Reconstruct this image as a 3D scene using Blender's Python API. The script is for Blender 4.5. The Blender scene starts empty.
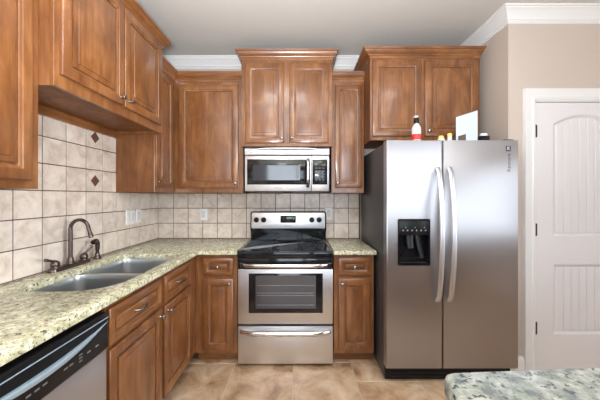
import bpy, bmesh, math, random
from mathutils import Vector, Matrix
PI = math.pi
C = bpy.context.scene.collection
scene = bpy.context.scene
random.seed(4)

# ------------------------------------------------------------------ camera, world, lights, exposure
HC, DC = 1.36, 2.83                       # eye height, distance of the eye from the back wall
cam_d = bpy.data.cameras.new('camera')
cam_d.sensor_width = 36.0
cam_d.lens = 275.0 / 600.0 * 36.0
cam_d.shift_y = -3.5 / 600.0
cam_d.clip_start = 0.02
cam = bpy.data.objects.new('camera', cam_d)
C.objects.link(cam)
cam.location = (0, -DC, HC)
cam.rotation_euler = (PI / 2, 0, 0)
scene.camera = cam

world = bpy.data.worlds.new('daylight')
scene.world = world
world.use_nodes = True
world.node_tree.nodes['Background'].inputs['Color'].default_value = (0.72, 0.86, 1.0, 1)
world.node_tree.nodes['Background'].inputs['Strength'].default_value = 1.3

vs = scene.view_settings
vs.view_transform = 'Standard'
vs.look = 'None'
vs.exposure = 0.0
vs.gamma = 1.0
vs.use_curve_mapping = False


def area_light(name, loc, target, sx, sy, power, color, spread=180):
    d = bpy.data.lights.new(name, 'AREA')
    d.shape = 'RECTANGLE'
    d.size, d.size_y = sx, sy
    d.energy = power
    d.color = color
    d.spread = math.radians(spread)
    o = bpy.data.objects.new(name, d)
    C.objects.link(o)
    o.location = loc
    o.rotation_euler = (Vector(target) - Vector(loc)).to_track_quat('-Z', 'Y').to_euler()
    return o


WIN_P = 72.0
area_light('window_daylight', (0.35, -5.62, 1.55), (0.35, 0, 1.45), 2.6, 1.5, WIN_P, (0.84, 0.92, 1.0))
area_light('left_wall_fill', (3.27, -3.1, 1.6), (-1.4, -2.2, 1.2), 1.5, 1.4, 36.0, (0.90, 0.95, 1.0), 84)  # added fill that brightens the left wall, kept off the pantry wall
# the photographer's flash, bounced off the ceiling just above and in front of the camera
area_light('bounce_flash', (-0.1, -2.92, 1.50), (-0.1, -2.80, 2.76), 0.34, 0.34, 135.0, (0.95, 0.97, 1.0))
# unseen soft fill at ceiling height, added to brighten the floor
for lx, ly, lp in ((-0.25, -1.75, 8.0), (1.05, -2.0, 4.0), (-0.25, -3.4, 6.0), (1.3, -3.6, 6.0)):
    area_light('unseen_ceiling_light', (lx, ly, 2.755), (lx, ly + 0.001, 0), 0.45, 0.45, lp, (0.96, 0.98, 1.0))


# ------------------------------------------------------------------ materials
def new_mat(name):
    m = bpy.data.materials.new(name)
    m.use_nodes = True
    nt = m.node_tree
    return m, nt, nt.nodes['Principled BSDF']


def plain(name, col, rough=0.5, metal=0.0, coat=0.0, spec=0.5):
    m, nt, b = new_mat(name)
    b.inputs['Base Color'].default_value = (*col, 1)
    b.inputs['Roughness'].default_value = rough
    b.inputs['Metallic'].default_value = metal
    b.inputs['Coat Weight'].default_value = coat
    b.inputs['Specular IOR Level'].default_value = spec
    return m


def glow(name, col, strength):
    m, nt, b = new_mat(name)
    b.inputs['Base Color'].default_value = (*col, 1)
    b.inputs['Emission Color'].default_value = (*col, 1)
    b.inputs['Emission Strength'].default_value = strength
    return m


def N(nt, t, **kw):
    n = nt.nodes.new(t)
    for k, v in kw.items():
        if k in n.inputs:
            n.inputs[k].default_value = v
        else:
            setattr(n, k, v)
    return n


def ramp(nt, stops):
    r = nt.nodes.new('ShaderNodeValToRGB')
    els = r.color_ramp.elements
    while len(els) < len(stops):
        els.new(0.5)
    for e, (p, c) in zip(els, stops):
        e.position = p
        e.color = (*c, 1) if len(c) == 3 else c
    return r


def obj_coords(nt, scale, rand=True):
    tc = N(nt, 'ShaderNodeTexCoord')
    vec = tc.outputs['Object']
    if rand:
        oi = N(nt, 'ShaderNodeObjectInfo')
        mul = N(nt, 'ShaderNodeVectorMath', operation='MULTIPLY_ADD')
        comb = N(nt, 'ShaderNodeCombineXYZ')
        for i in range(3):
            nt.links.new(oi.outputs['Random'], comb.inputs[i])
        nt.links.new(comb.outputs[0], mul.inputs[0])
        mul.inputs[1].default_value = (17.0, 9.0, 23.0)
        nt.links.new(vec, mul.inputs[2])
        vec = mul.outputs[0]
    mp = N(nt, 'ShaderNodeMapping')
    mp.inputs['Scale'].default_value = scale
    nt.links.new(vec, mp.inputs['Vector'])
    return mp.outputs[0]


def wood(name, dark, mid, light, horizontal=False, coat=0.6, rough=0.34):
    m, nt, b = new_mat(name)
    sc = (1.0, 22, 22) if horizontal else (22, 22, 1.0)
    v = obj_coords(nt, sc)
    n1 = N(nt, 'ShaderNodeTexNoise', Scale=2.2, Detail=6.0, Roughness=0.65, Distortion=0.3)
    nt.links.new(v, n1.inputs['Vector'])
    v2 = obj_coords(nt, (2.2, 5.0, 5.0) if horizontal else (5.0, 5.0, 2.2))
    n2 = N(nt, 'ShaderNodeTexNoise', Scale=1.7, Detail=4.0, Roughness=0.6, Distortion=0.7)
    nt.links.new(v2, n2.inputs['Vector'])
    mx = N(nt, 'ShaderNodeMath', operation='MULTIPLY_ADD')
    nt.links.new(n1.outputs['Fac'], mx.inputs[0])
    mx.inputs[1].default_value = 0.38
    half = N(nt, 'ShaderNodeMath', operation='MULTIPLY')
    nt.links.new(n2.outputs['Fac'], half.inputs[0])
    half.inputs[1].default_value = 0.62
    nt.links.new(half.outputs[0], mx.inputs[2])
    r = ramp(nt, [(0.30, dark), (0.50, mid), (0.70, light)])
    nt.links.new(mx.outputs[0], r.inputs['Fac'])
    nt.links.new(r.outputs['Color'], b.inputs['Base Color'])
    b.inputs['Roughness'].default_value = rough
    b.inputs['Coat Weight'].default_value = coat
    b.inputs['Coat Roughness'].default_value = 0.16
    return m


def granite(name, base, alt, speck, pale, sc=1.0):
    m, nt, b = new_mat(name)
    v = obj_coords(nt, (1, 1, 1), rand=False)
    n1 = N(nt, 'ShaderNodeTexNoise', Scale=34.0 * sc, Detail=4.0, Roughness=0.65)
    nt.links.new(v, n1.inputs['Vector'])
    r1 = ramp(nt, [(0.36, alt), (0.52, base), (0.66, pale)])
    nt.links.new(n1.outputs['Fac'], r1.inputs['Fac'])
    n2 = N(nt, 'ShaderNodeTexNoise', Scale=75.0 * sc, Detail=3.0, Roughness=0.6, Distortion=0.5)
    nt.links.new(v, n2.inputs['Vector'])
    r2 = ramp(nt, [(0.36, (1, 1, 1)), (0.45, (0, 0, 0))])
    nt.links.new(n2.outputs['Fac'], r2.inputs['Fac'])
    mix = N(nt, 'ShaderNodeMix', data_type='RGBA')
    nt.links.new(r2.outputs['Color'], mix.inputs['Factor'])
    nt.links.new(r1.outputs['Color'], mix.inputs['A'])
    mix.inputs['B'].default_value = (*speck, 1)
    nt.links.new(mix.outputs['Result'], b.inputs['Base Color'])
    b.inputs['Roughness'].default_value = 0.22
    return m


def tile_mat(name, c0, c1, c2, sc, rough=0.35, var=0.12):
    m, nt, b = new_mat(name)
    v = obj_coords(nt, (1, 1, 1), rand=False)
    geo = N(nt, 'ShaderNodeNewGeometry')
    add = N(nt, 'ShaderNodeVectorMath', operation='MULTIPLY_ADD')
    comb = N(nt, 'ShaderNodeCombineXYZ')
    for i in range(3):
        nt.links.new(geo.outputs['Random Per Island'], comb.inputs[i])
    nt.links.new(comb.outputs[0], add.inputs[0])
    add.inputs[1].default_value = (13, 7, 19)
    nt.links.new(v, add.inputs[2])
    n1 = N(nt, 'ShaderNodeTexNoise', Scale=sc, Detail=6.0, Roughness=0.62, Distortion=0.5)
    nt.links.new(add.outputs[0], n1.inputs['Vector'])
    r = ramp(nt, [(0.33, c0), (0.5, c1), (0.68, c2)])
    nt.links.new(n1.outputs['Fac'], r.inputs['Fac'])
    hs = N(nt, 'ShaderNodeHueSaturation')
    mr = N(nt, 'ShaderNodeMapRange')
    mr.inputs['To Min'].default_value = 1 - var
    mr.inputs['To Max'].default_value = 1 + var
    nt.links.new(geo.outputs['Random Per Island'], mr.inputs['Value'])
    nt.links.new(mr.outputs[0], hs.inputs['Value'])
    nt.links.new(r.outputs['Color'], hs.inputs['Color'])
    nt.links.new(hs.outputs['Color'], b.inputs['Base Color'])
    b.inputs['Roughness'].default_value = rough
    return m


def steel(name, col, rough, axis, aniso=0.4, rot=0.0):
    m, nt, b = new_mat(name)
    sc = {'x': (1.5, 220, 220), 'z': (220, 220, 1.5)}[axis]
    v = obj_coords(nt, sc)
    n1 = N(nt, 'ShaderNodeTexNoise', Scale=1.0, Detail=2.0)
    nt.links.new(v, n1.inputs['Vector'])
    mr = N(nt, 'ShaderNodeMapRange')
    mr.inputs['To Min'].default_value = rough * 0.9
    mr.inputs['To Max'].default_value = rough * 1.15
    nt.links.new(n1.outputs['Fac'], mr.inputs['Value'])
    nt.links.new(mr.outputs[0], b.inputs['Roughness'])
    b.inputs['Base Color'].default_value = (*col, 1)
    b.inputs['Metallic'].default_value = 1.0
    b.inputs['Anisotropic'].default_value = aniso
    b.inputs['Anisotropic Rotation'].default_value = rot
    return m


M = {}
M['wood'] = wood('stained_alder', (0.095, 0.032, 0.010), (0.195, 0.072, 0.021), (0.325, 0.146, 0.053))
M['wood_rail'] = wood('stained_alder_rail', (0.095, 0.032, 0.010), (0.195, 0.072, 0.021), (0.325, 0.146, 0.053), True)
M['wood_matte'] = wood('stained_alder_matte', (0.095, 0.032, 0.010), (0.190, 0.069, 0.020), (0.30, 0.132, 0.048), False, 0.0, 0.55)
M['granite'] = granite('yellow_green_granite', (0.58, 0.56, 0.38), (0.36, 0.36, 0.23), (0.085, 0.075, 0.055), (0.80, 0.79, 0.66))
M['granite_daylit'] = granite('daylight_greyed_granite', (0.27, 0.30, 0.26), (0.14, 0.16, 0.16), (0.05, 0.06, 0.07), (0.43, 0.44, 0.39), 0.8)  # counter granite recoloured, with the island's different daylight put into its colour
M['tile'] = tile_mat('cream_wall_tile', (0.55, 0.455, 0.385), (0.69, 0.60, 0.525), (0.79, 0.715, 0.64), 11.0, 0.28, 0.05)
M['grout'] = plain('grey_brown_grout', (0.12, 0.080, 0.060), 0.9)
M['inset'] = plain('brown_stone_inset', (0.13, 0.062, 0.038), 0.45)
M['floor_tile'] = tile_mat('tan_slate_floor_tile', (0.27, 0.145, 0.072), (0.52, 0.355, 0.22), (0.70, 0.55, 0.40), 4.5, 0.30, 0.10)
M['floor_grout'] = plain('pale_floor_grout', (0.50, 0.44, 0.36), 0.9)
M['paint'] = plain('beige_wall_paint', (0.52, 0.448, 0.39), 0.75)
M['ceiling'] = plain('ceiling_paint', (0.60, 0.585, 0.555), 0.85)
M['trim'] = plain('white_trim_paint', (0.74, 0.74, 0.74), 0.4)
M['door'] = plain('white_door_paint', (0.70, 0.685, 0.70), 0.42)
M['steel'] = steel('brushed_steel', (0.72, 0.73, 0.76), 0.36, 'x')
M['steel_fridge'] = steel('brushed_fridge_steel', (0.43, 0.43, 0.455), 0.36, 'x', 0.9, 0.0)
M['steel_bright'] = plain('polished_steel', (0.72, 0.71, 0.70), 0.16, 1.0)
M['handle_steel'] = plain('satin_handle_steel', (0.62, 0.64, 0.68), 0.36, 1.0)
M['hood_steel'] = steel('hood_steel', (0.48, 0.48, 0.50), 0.30, 'x')
M['sink'] = steel('sink_steel', (0.48, 0.49, 0.50), 0.30, 'x')
M['fridge_side'] = plain('dark_grey_enamel', (0.055, 0.055, 0.06), 0.38)
M['black'] = plain('black_plastic', (0.008, 0.008, 0.009), 0.30, spec=0.25)
M['black_gloss'] = plain('black_gloss_enamel', (0.008, 0.009, 0.011), 0.09)
M['black_glass'] = plain('black_glass', (0.006, 0.007, 0.010), 0.06, spec=0.35)
M['grey_glass'] = plain('grey_oven_glass', (0.030, 0.034, 0.044), 0.07, spec=0.9)
M['chrome'] = plain('chrome_rack', (0.60, 0.60, 0.62), 0.2, 1.0)
M['pewter'] = plain('pewter', (0.34, 0.32, 0.31), 0.24, 1.0)
M['bronze'] = plain('oil_rubbed_bronze', (0.13, 0.098, 0.088), 0.27, 0.9)
M['white'] = plain('white_plastic', (0.80, 0.80, 0.80), 0.35)
M['offwhite'] = plain('offwhite_insert', (0.66, 0.66, 0.67), 0.35)
M['hinge'] = plain('black_hinge_metal', (0.02, 0.018, 0.017), 0.4, 0.6)
M['blue_metal'] = plain('blue_grey_handle', (0.36, 0.47, 0.56), 0.25, 0.35)
M['grey_mark'] = plain('grey_print', (0.20, 0.20, 0.21), 0.5)
M['badge'] = plain('dark_badge', (0.03, 0.03, 0.035), 0.3)
M['silver_mark'] = plain('silver_print', (0.62, 0.62, 0.64), 0.4)
M['green_led'] = glow('green_led', (0.10, 0.55, 0.12), 0.35)
M['green_led_dim'] = glow('green_led_dim', (0.08, 0.5, 0.2), 0.25)
M['bottle_white'] = plain('white_bottle', (0.66, 0.64, 0.63), 0.25)
M['red_label'] = plain('red_label', (0.60, 0.035, 0.03), 0.4)
M['card'] = plain('pale_card', (0.52, 0.60, 0.70), 0.5)
M['card_dark'] = plain('card_print', (0.10, 0.06, 0.045), 0.5)
M['yellow'] = plain('yellow_lid', (0.75, 0.56, 0.16), 0.4)
M['pink'] = plain('pink_box_card', (0.72, 0.46, 0.46), 0.5)
M['lamp'] = glow('lit_lamp_diffuser', (1.0, 0.97, 0.93), 1.0)
M['warm_lamp'] = glow('lit_warm_bulb', (1.0, 0.72, 0.42), 22.0)


# ------------------------------------------------------------------ mesh helpers
class MB:
    def __init__(self):
        self.bm = bmesh.new()

    def merge(self, t):
        me = bpy.data.meshes.new('tmp')
        t.to_mesh(me)
        t.free()
        self.bm.from_mesh(me)
        bpy.data.meshes.remove(me)

    def box(self, x0, x1, y0, y1, z0, z1, bev=0.0, seg=2):
        t = bmesh.new()
        bmesh.ops.create_cube(t, size=1.0)
        sx, sy, sz = abs(x1 - x0), abs(y1 - y0), abs(z1 - z0)
        for v in t.verts:
            v.co = Vector(((x0 + x1) / 2 + v.co.x * sx, (y0 + y1) / 2 + v.co.y * sy, (z0 + z1) / 2 + v.co.z * sz))
        if bev > 0:
            bmesh.ops.bevel(t, geom=list(t.edges), offset=min(bev, 0.45 * min(sx, sy, sz)), segments=seg, profile=0.5, affect='EDGES')
        self.merge(t)
        return self

    def loft(self, loops, closed=True, cap0=True, cap1=True):
        """loops: list of lists of points, all of one length"""
        bm = self.bm
        vs = [[bm.verts.new(Vector(p)) for p in L] for L in loops]
        n = len(loops[0])
        for a, b in zip(vs, vs[1:]):
            for i in range(n if closed else n - 1):
                j = (i + 1) % n
                bm.faces.new((a[i], a[j], b[j], b[i]))
        if cap0:
            bm.faces.new(vs[0])
        if cap1:
            bm.faces.new(vs[-1])
        return self

    def tube(self, pts, rx, ry=None, ref=None, n=12):
        """round or oval tube through pts; rx may be a list; ref gives the direction of the rx axis"""
        pts = [Vector(p) for p in pts]
        k = len(pts)
        rx = rx if isinstance(rx, (list, tuple)) else [rx] * k
        ry = rx if ry is None else (ry if isinstance(ry, (list, tuple)) else [ry] * k)
        loops = []
        prev = None
        for i in range(k):
            t = (pts[min(i + 1, k - 1)] - pts[max(i - 1, 0)]).normalized()
            if ref is not None:
                u = Vector(ref)
            elif prev is not None:
                u = prev
            else:
                u = Vector((0, 0, 1)) if abs(t.z) < 0.9 else Vector((1, 0, 0))
            u = (u - t * u.dot(t)).normalized()
            prev = u
            w = t.cross(u)
            loops.append([pts[i] + u * (rx[i] * math.cos(2 * PI * a / n)) + w * (ry[i] * math.sin(2 * PI * a / n)) for a in range(n)])
        return self.loft(loops)

    def lathe(self, prof, origin=(0, 0, 0), axis='z', n=20):
        o = Vector(origin)
        loops = []
        for r, h in prof:
            L = []
            for a in range(n):
                c, s = math.cos(2 * PI * a / n) * max(r, 1e-4), math.sin(2 * PI * a / n) * max(r, 1e-4)
                p = {'z': (c, s, h), '-y': (c, -h, s), 'x': (h, c, s)}[axis]
                L.append(o + Vector(p))
            loops.append(L)
        return self.loft(loops)

    def sweep(self, path, dirs, prof):
        """prof (out, z) swept along a path of (x, y, z0) with an outward direction at each point"""
        loops = []
        for (x, y, z), (dx, dy) in zip(path, dirs):
            loops.append([(x + dx * o, y + dy * o, z + h) for o, h in prof])
        return self.loft(loops)

    def slab(self, outer, holes, z0, z1, r=0.004):
        """flat slab with holes and eased edges; outer ccw, holes ccw"""
        bm = self.bm
        top_edges, bot_edges = [], []
        for pts, sign in [(outer, 1)] + [(h, -1) for h in holes]:
            L = [(0, z0), (0, z1 - r), (r * 0.35, z1 - r * 0.35), (r, z1)]
            rings = []
            for ins, z in L:
                q = inset(pts, ins * sign)
                rings.append([bm.verts.new((x, y, z)) for x, y in q])
            n = len(pts)
            for a, b in zip(rings, rings[1:]):
                for i in range(n):
                    j = (i + 1) % n
                    bm.faces.new((a[i], a[j], b[j], b[i]))
            for ring, store in ((rings[0], bot_edges), (rings[-1], top_edges)):
                for i in range(n):
                    store.append(bm.edges.get((ring[i], ring[(i + 1) % n])))
        bmesh.ops.triangle_fill(bm, use_beauty=True, use_dissolve=False, edges=top_edges)
        bmesh.ops.triangle_fill(bm, use_beauty=True, use_dissolve=False, edges=bot_edges)
        return self

    def build(self, name, mat, parent=None, smooth=True, loc=None, rotz=None):
        bmesh.ops.recalc_face_normals(self.bm, faces=list(self.bm.faces))
        me = bpy.data.meshes.new(name)
        self.bm.to_mesh(me)
        self.bm.free()
        if smooth:
            for p in me.polygons:
                p.use_smooth = True
            me.set_sharp_from_angle(angle=math.radians(35))
        me.materials.append(M[mat])
        o = bpy.data.objects.new(name, me)
        C.objects.link(o)
        if parent:
            o.parent = parent
        if loc:
            o.location = loc
        if rotz:
            o.rotation_euler = (0, 0, rotz)
        return o


def inset(pts, d):
    """move a ccw polygon inward by d"""
    if abs(d) < 1e-9:
        return list(pts)
    out = []
    n = len(pts)
    for i in range(n):
        p0, p1, p2 = Vector(pts[i - 1]), Vector(pts[i]), Vector(pts[(i + 1) % n])
        a, b = (p1 - p0).normalized(), (p2 - p1).normalized()
        na, nb = Vector((-a.y, a.x)), Vector((-b.y, b.x))
        k = na + nb
        k = k / max(0.25, k.length_squared / 2)
        q = p1 + k * d
        out.append((q.x, q.y))
    return out


def rrect(x0, x1, y0, y1, r, n=6):
    """ccw rounded rectangle; r is one radius or four (x1y0, x1y1, x0y1, x0y0)"""
    r = r if isinstance(r, (list, tuple)) else [r] * 4
    pts = []
    for (cx, cy, a0, q) in ((x1 - r[0], y0 + r[0], -PI / 2, r[0]), (x1 - r[1], y1 - r[1], 0, r[1]), (x0 + r[2], y1 - r[2], PI / 2, r[2]), (x0 + r[3], y0 + r[3], PI, r[3])):
        for i in range(n + 1):
            a = a0 + PI / 2 * i / n
            pts.append((cx + q * math.cos(a), cy + q * math.sin(a)))
    return pts


def tag(o, label=None, cat=None, group=None, kind=None):
    if label: o['label'] = label
    if cat: o['category'] = cat
    if group: o['group'] = group
    if kind: o['kind'] = kind
    return o


def thing(name, label, cat, loc=(0, 0, 0), rotz=0, group=None):
    o = bpy.data.objects.new(name, None)
    o.empty_display_size = 0.1
    C.objects.link(o)
    o.location = loc
    o.rotation_euler = (0, 0, rotz)
    return tag(o, label, cat, group)


def struct(o):
    o['kind'] = 'structure'
    return o


def lettering(name, text, size, mat, parent, loc, rot, extrude=0.0004):
    cu = bpy.data.curves.new('lettering', 'FONT')
    cu.body = text
    cu.size = size
    cu.extrude = extrude
    cu.align_x, cu.align_y = 'CENTER', 'CENTER'
    t = bpy.data.objects.new('lettering', cu)
    C.objects.link(t)
    bpy.context.view_layer.update()
    me = bpy.data.meshes.new_from_object(t.evaluated_get(bpy.context.evaluated_depsgraph_get()))
    bpy.data.objects.remove(t)
    me.materials.clear()
    me.materials.append(M[mat])
    o = bpy.data.objects.new(name, me)
    C.objects.link(o)
    o.parent = parent
    o.location = loc
    o.rotation_euler = rot
    return o


# ------------------------------------------------------------------ room
XL, XC, XR, YP, ZC = -1.465, -1.456, 1.583, -0.74, 2.768       # left wall, return wall, pantry wall, ceiling
XE, YE = 3.3, -5.5

w = MB().box(XL - 0.12, XL, YE - 0.12, 0.12, 0, ZC).build('wall_left', 'paint', smooth=False); struct(w); wall_left = w
w = MB().box(XL, XR + 0.1, 0, 0.12, 0, ZC).build('wall_back', 'paint', smooth=False); struct(w); wall_back = w
w = MB().box(XR, XR + 0.1, YP + 0.1, 0, 0, ZC).box(XR, 1.782, YP, YP + 0.1, 0, ZC).box(2.55, XE + 0.12, YP, YP + 0.1, 0, ZC) \
    .box(1.782, 2.55, YP, YP + 0.1, 2.088, ZC).build('wall_right', 'paint', smooth=False); struct(w)
w = MB().box(XE, XE + 0.12, YE, -3.9, 0, ZC).box(XE, XE + 0.12, -2.3, YP, 0, ZC).box(XE, XE + 0.12, -3.9, -2.3, 0, 0.85).box(XE, XE + 0.12, -3.9, -2.3, 2.35, ZC).build('wall_far_right', 'paint', smooth=False); struct(w)
r = MB()
r.box(XL, -0.95, YE - 0.12, YE, 0, ZC).box(0.80, 0.90, YE - 0.12, YE, 0, ZC).box(2.65, XE + 0.12, YE - 0.12, YE, 0, ZC)
for a, b in ((-0.95, 0.80), (0.90, 2.65)):
    r.box(a, b, YE - 0.12, YE, 0, 0.75).box(a, b, YE - 0.12, YE, 2.35, ZC)
struct(r.build('wall_rear', 'paint', smooth=False))
for i, (a, b) in enumerate(((-0.95, 0.80), (0.90, 2.65))):
    f = MB().box(a, a + 0.05, YE - 0.09, YE - 0.04, 0.75, 2.35).box(b - 0.05, b, YE - 0.09, YE - 0.04, 0.75, 2.35) \
        .box(a, b, YE - 0.09, YE - 0.04, 0.75, 0.8).box(a, b, YE - 0.09, YE - 0.04, 2.3, 2.35).box(a, b, YE - 0.09, YE - 0.04, 1.53, 1.57) \
        .box((a + b) / 2 - 0.02, (a + b) / 2 + 0.02, YE - 0.09, YE - 0.04, 0.8, 2.3).build('window_%d' % (i + 1), 'trim')
    struct(f)
struct(MB().box(XE + 0.04, XE + 0.09, -3.9, -3.85, 0.85, 2.35).box(XE + 0.04, XE + 0.09, -2.35, -2.3, 0.85, 2.35).box(XE + 0.04, XE + 0.09, -3.85, -2.35, 0.85, 0.9)
       .box(XE + 0.04, XE + 0.09, -3.85, -2.35, 2.3, 2.35).box(XE + 0.04, XE + 0.09, -3.85, -2.35, 1.58, 1.62).build('window_3', 'trim'))  # unseen window, added to go with the left wall fill
struct(MB().box(XL - 0.12, XE + 0.12, YE - 0.12, 0.12, ZC, ZC + 0.1).build('ceiling', 'ceiling', smooth=False))

floor = struct(MB().box(XL - 0.12, XE + 0.12, YE - 0.12, 0.12, -0.1, -0.0025).build('floor', 'floor_grout', smooth=False))
fb = MB()
P = 0.4705
for k in range(-4, 8):
    x0 = -0.054 + k * P
    off = {-1: 0.02, 0: 0.0, -2: 0.02, 1: 0.235}.get(k, 0.235 if k % 2 else 0.0)
    for j in range(-2, 13):
        d0 = 0.575 + off + (j - 1) * P
        a, b, c, d = max(x0, XL), min(x0 + P, XE), max(-d0 - P, YE), min(-d0, 0.0)
        if b - a < 0.03 or d - c < 0.03:
            continue
        fb.box(a + 0.003, b - 0.003, c + 0.003, d - 0.003, -0.012, 0.0, 0.0015, 1)
fb.build('floor_tiles', 'floor_tile', floor)

# tiled backsplashes
PX, PY, PZ, Z0, G = 0.1497, 0.1593, 0.1540, 0.93, 0.0058
bm_ = MB().box(XL, 0.62, -0.006, 0, Z0 - 0.02, 1.402)
bk = bm_.build('tile_backsplash', 'grout', wall_back, smooth=False)
tb = MB()
xs = [XL + 0.009, -1.298]
while xs[-1] < 0.6:
    xs.append(xs[-1] + PX)
xs[-1] = 0.605
for a, b in zip(xs, xs[1:]):
    for k in range(-1, 3):
        z0, z1 = max(Z0 - 0.02, Z0 + k * PZ + 0.002), min(1.402, Z0 + (k + 1) * PZ + 0.002)
        tb.box(a + G / 2, b - G / 2, -0.009, -0.003, z0 + G / 2, z1 - G / 2, 0.0012, 1)
tb.build('wall_tiles', 'tile', bk)
bl = MB().box(XL, XL + 0.006, -2.8, 0, Z0 - 0.02, 1.86).build('tile_backsplash', 'grout', wall_left, smooth=False)
tl = MB()
ys = [-k * PY for k in range(0, 18)]
diamonds = []
for i, (b, a) in enumerate(zip(ys, ys[1:])):
    for k in range(-1, 6):
        z0, z1 = max(Z0 - 0.02, Z0 + k * PZ + 0.002), min(1.858, Z0 + (k + 1) * PZ + 0.002)
        if z1 - z0 < 0.008:
            continue
        tl.box(XL + 0.003, XL + 0.009, a + G / 2, b - G / 2, z0 + G / 2, z1 - G / 2, 0.0012, 1)
        if i == 5 and k in (3, 5):
            diamonds.append(((a + b) / 2, Z0 + (k + 0.5) * PZ + 0.002))
tl.build('wall_tiles', 'tile', bl)
for y, z in diamonds:
    q = 0.041
    MB().loft([[(XL + h, y - q * s, z), (XL + h, y, z - q * s), (XL + h, y + q * s, z), (XL + h, y, z + q * s)] for h, s in ((0.007, 1), (0.0105, 1), (0.0112, 0.94))]) \
        .build('diamond_inset', 'inset', bl, smooth=False)

# crown moulding, baseboard
cp = [(0, -0.098), (0.008, -0.098), (0.010, -0.090), (0.016, -0.088), (0.017, -0.080), (0.024, -0.078), (0.026, -0.070), (0.034, -0.060), (0.050, -0.040),
      (0.066, -0.024), (0.074, -0.020), (0.076, -0.012), (0.086, -0.011), (0.088, 0.0), (0, 0)]
struct(MB().sweep([(XL, YE, ZC), (XL, 0, ZC), (XR, 0, ZC), (XR, YP, ZC), (XE, YP, ZC)],
                  [(1, 0), (1, -1), (-1, -1), (-1, -1), (0, -1)], cp).build('trim_1', 'trim'))
bp = [(0, 0), (0.014, 0), (0.014, 0.115), (0.010, 0.128), (0.005, 0.145), (0, 0.148)]
struct(MB().sweep([(XR, 0, 0), (XR, YP, 0), (1.695, YP, 0)], [(-1, -1), (-1, -1), (0, -1)], bp)
       .sweep([(2.64, YP, 0), (XE, YP, 0), (XE, YE, 0)], [(0, -1), (-1, -1), (-1, 0)], bp).build('baseboard_right', 'trim'))

# pantry door: casing, arched two-panel slab, black hinges
cs = [(0, 0), (0, 0.012), (0.012, 0.016), (0.020, 0.010), (0.050, 0.013), (0.070, 0.020), (0.082, 0.022), (0.085, 0)]
ca = MB()
xi0, xi1, zi = 1.778, 2.554, 2.092
loops = []
for (x, z, dx, dz) in ((xi0, 0, -1, 0), (xi0, zi, -1, 1), (xi1, zi, 1, 1), (xi1, 0, 1, 0)):
    loops.append([(x + dx * o, YP - h, z + dz * o) for o, h in cs])
ca.loft(loops)
ca.box(xi0, xi0 + 0.012, YP + 0.1, YP - 0.004, 0, zi).box(xi1 - 0.012, xi1, YP + 0.1, YP - 0.004, 0, zi).box(xi0, xi1, YP + 0.1, YP - 0.004, zi - 0.012, zi)
struct(ca.build('trim_2', 'trim'))

DX0, DX1, DZ0, DZ1, DYF = 1.793, 2.539, 0.008, 2.076, YP + 0.006
door = struct(MB().box(DX0, DX1, DYF + 0.016, DYF + 0.04, DZ0, DZ1).build('door_1', 'door', smooth=False))
fr = MB()
px0, px1 = 1.928, 2.404
def arch(x, zs, rise):
    u = (x - px0) / (px1 - px0) * 2 - 1
    return zs + rise * (1 - u * u)
NA = 24
axs = [px0 + (px1 - px0) * i / NA for i in range(NA + 1)]
fr.box(DX0, px0, DYF, DYF + 0.017, DZ0, DZ1).box(px1, DX1, DYF, DYF + 0.017, DZ0, DZ1)
fr.box(px0, px1, DYF, DYF + 0.017, DZ0, 0.305).box(px0, px1, DYF, DYF + 0.017, 0.845, 1.055)
bm = fr.bm
rows = []
for x in axs:
    rows.append([bm.verts.new((x, DYF, arch(x, 1.915, 0.075))), bm.verts.new((x, DYF, DZ1)), bm.verts.new((x, DYF + 0.017, DZ1)), bm.verts.new((x, DYF + 0.017, arch(x, 1.915, 0.075)))])
for a, b in zip(rows, rows[1:]):
    for i in range(4):
        bm.faces.new((a[i], a[(i + 1) % 4], b[(i + 1) % 4], b[i]))
fr.build('frame', 'door', door, smooth=False)

def door_panel(z0, zs, rise):
    """sticking slope then a beadboard field"""
    m = MB()
    def loop(ins, y):
        L = [(px0 + ins, y, z0 + ins), (px1 - ins, y, z0 + ins)]
        for i in range(NA, -1, -1):
            x = min(max(axs[i], px0 + ins), px1 - ins)
            L.append((x, y, arch(x, zs, rise) - ins))
        return L
    m.loft([loop(0.0, DYF + 0.001), loop(0.004, DYF + 0.001), loop(0.022, DYF + 0.013), loop(0.024, DYF + 0.015)], cap0=False, cap1=True)
    # bead board: battens over the field
    nb = 7
    a, b = px0 + 0.03, px1 - 0.03
    st = (b - a) / nb
    for i in range(nb):
        x0, x1 = a + i * st + 0.003, a + (i + 1) * st - 0.003
        zt = min(arch(x0, zs, rise), arch(x1, zs, rise)) - 0.026
        zt0, zt1 = arch(x0, zs, rise) - 0.026, arch(x1, zs, rise) - 0.026
        y0, y1 = DYF + 0.0155, DYF + 0.0085
        e = 0.003
        m.loft([[(x0, y0, z0 + 0.026), (x1, y0, z0 + 0.026), (x1, y0, zt1), (x0, y0, zt0)],
                [(x0, y1 + e, z0 + 0.026), (x1, y1 + e, z0 + 0.026), (x1, y1 + e, zt1), (x0, y1 + e, zt0)],
                [(x0 + e, y1, z0 + 0.029), (x1 - e, y1, z0 + 0.029), (x1 - e, y1, zt1 - e), (x0 + e, y1, zt0 - e)]], cap0=False)
    m.build('beadboard_panel', 'door', door, smooth=False)
door_panel(1.055, 1.915, 0.075)
door_panel(0.305, 0.845, 0.0)
for z in (0.36, 1.108, 1.857):
    MB().tube([(1.7915, DYF - 0.006, z - 0.048), (1.7915, DYF - 0.006, z + 0.048)], 0.0065).box(1.784, 1.806, DYF - 0.003, DYF + 0.001, z - 0.044, z + 0.044) \
        .build('hinge', 'hinge', door)


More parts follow.
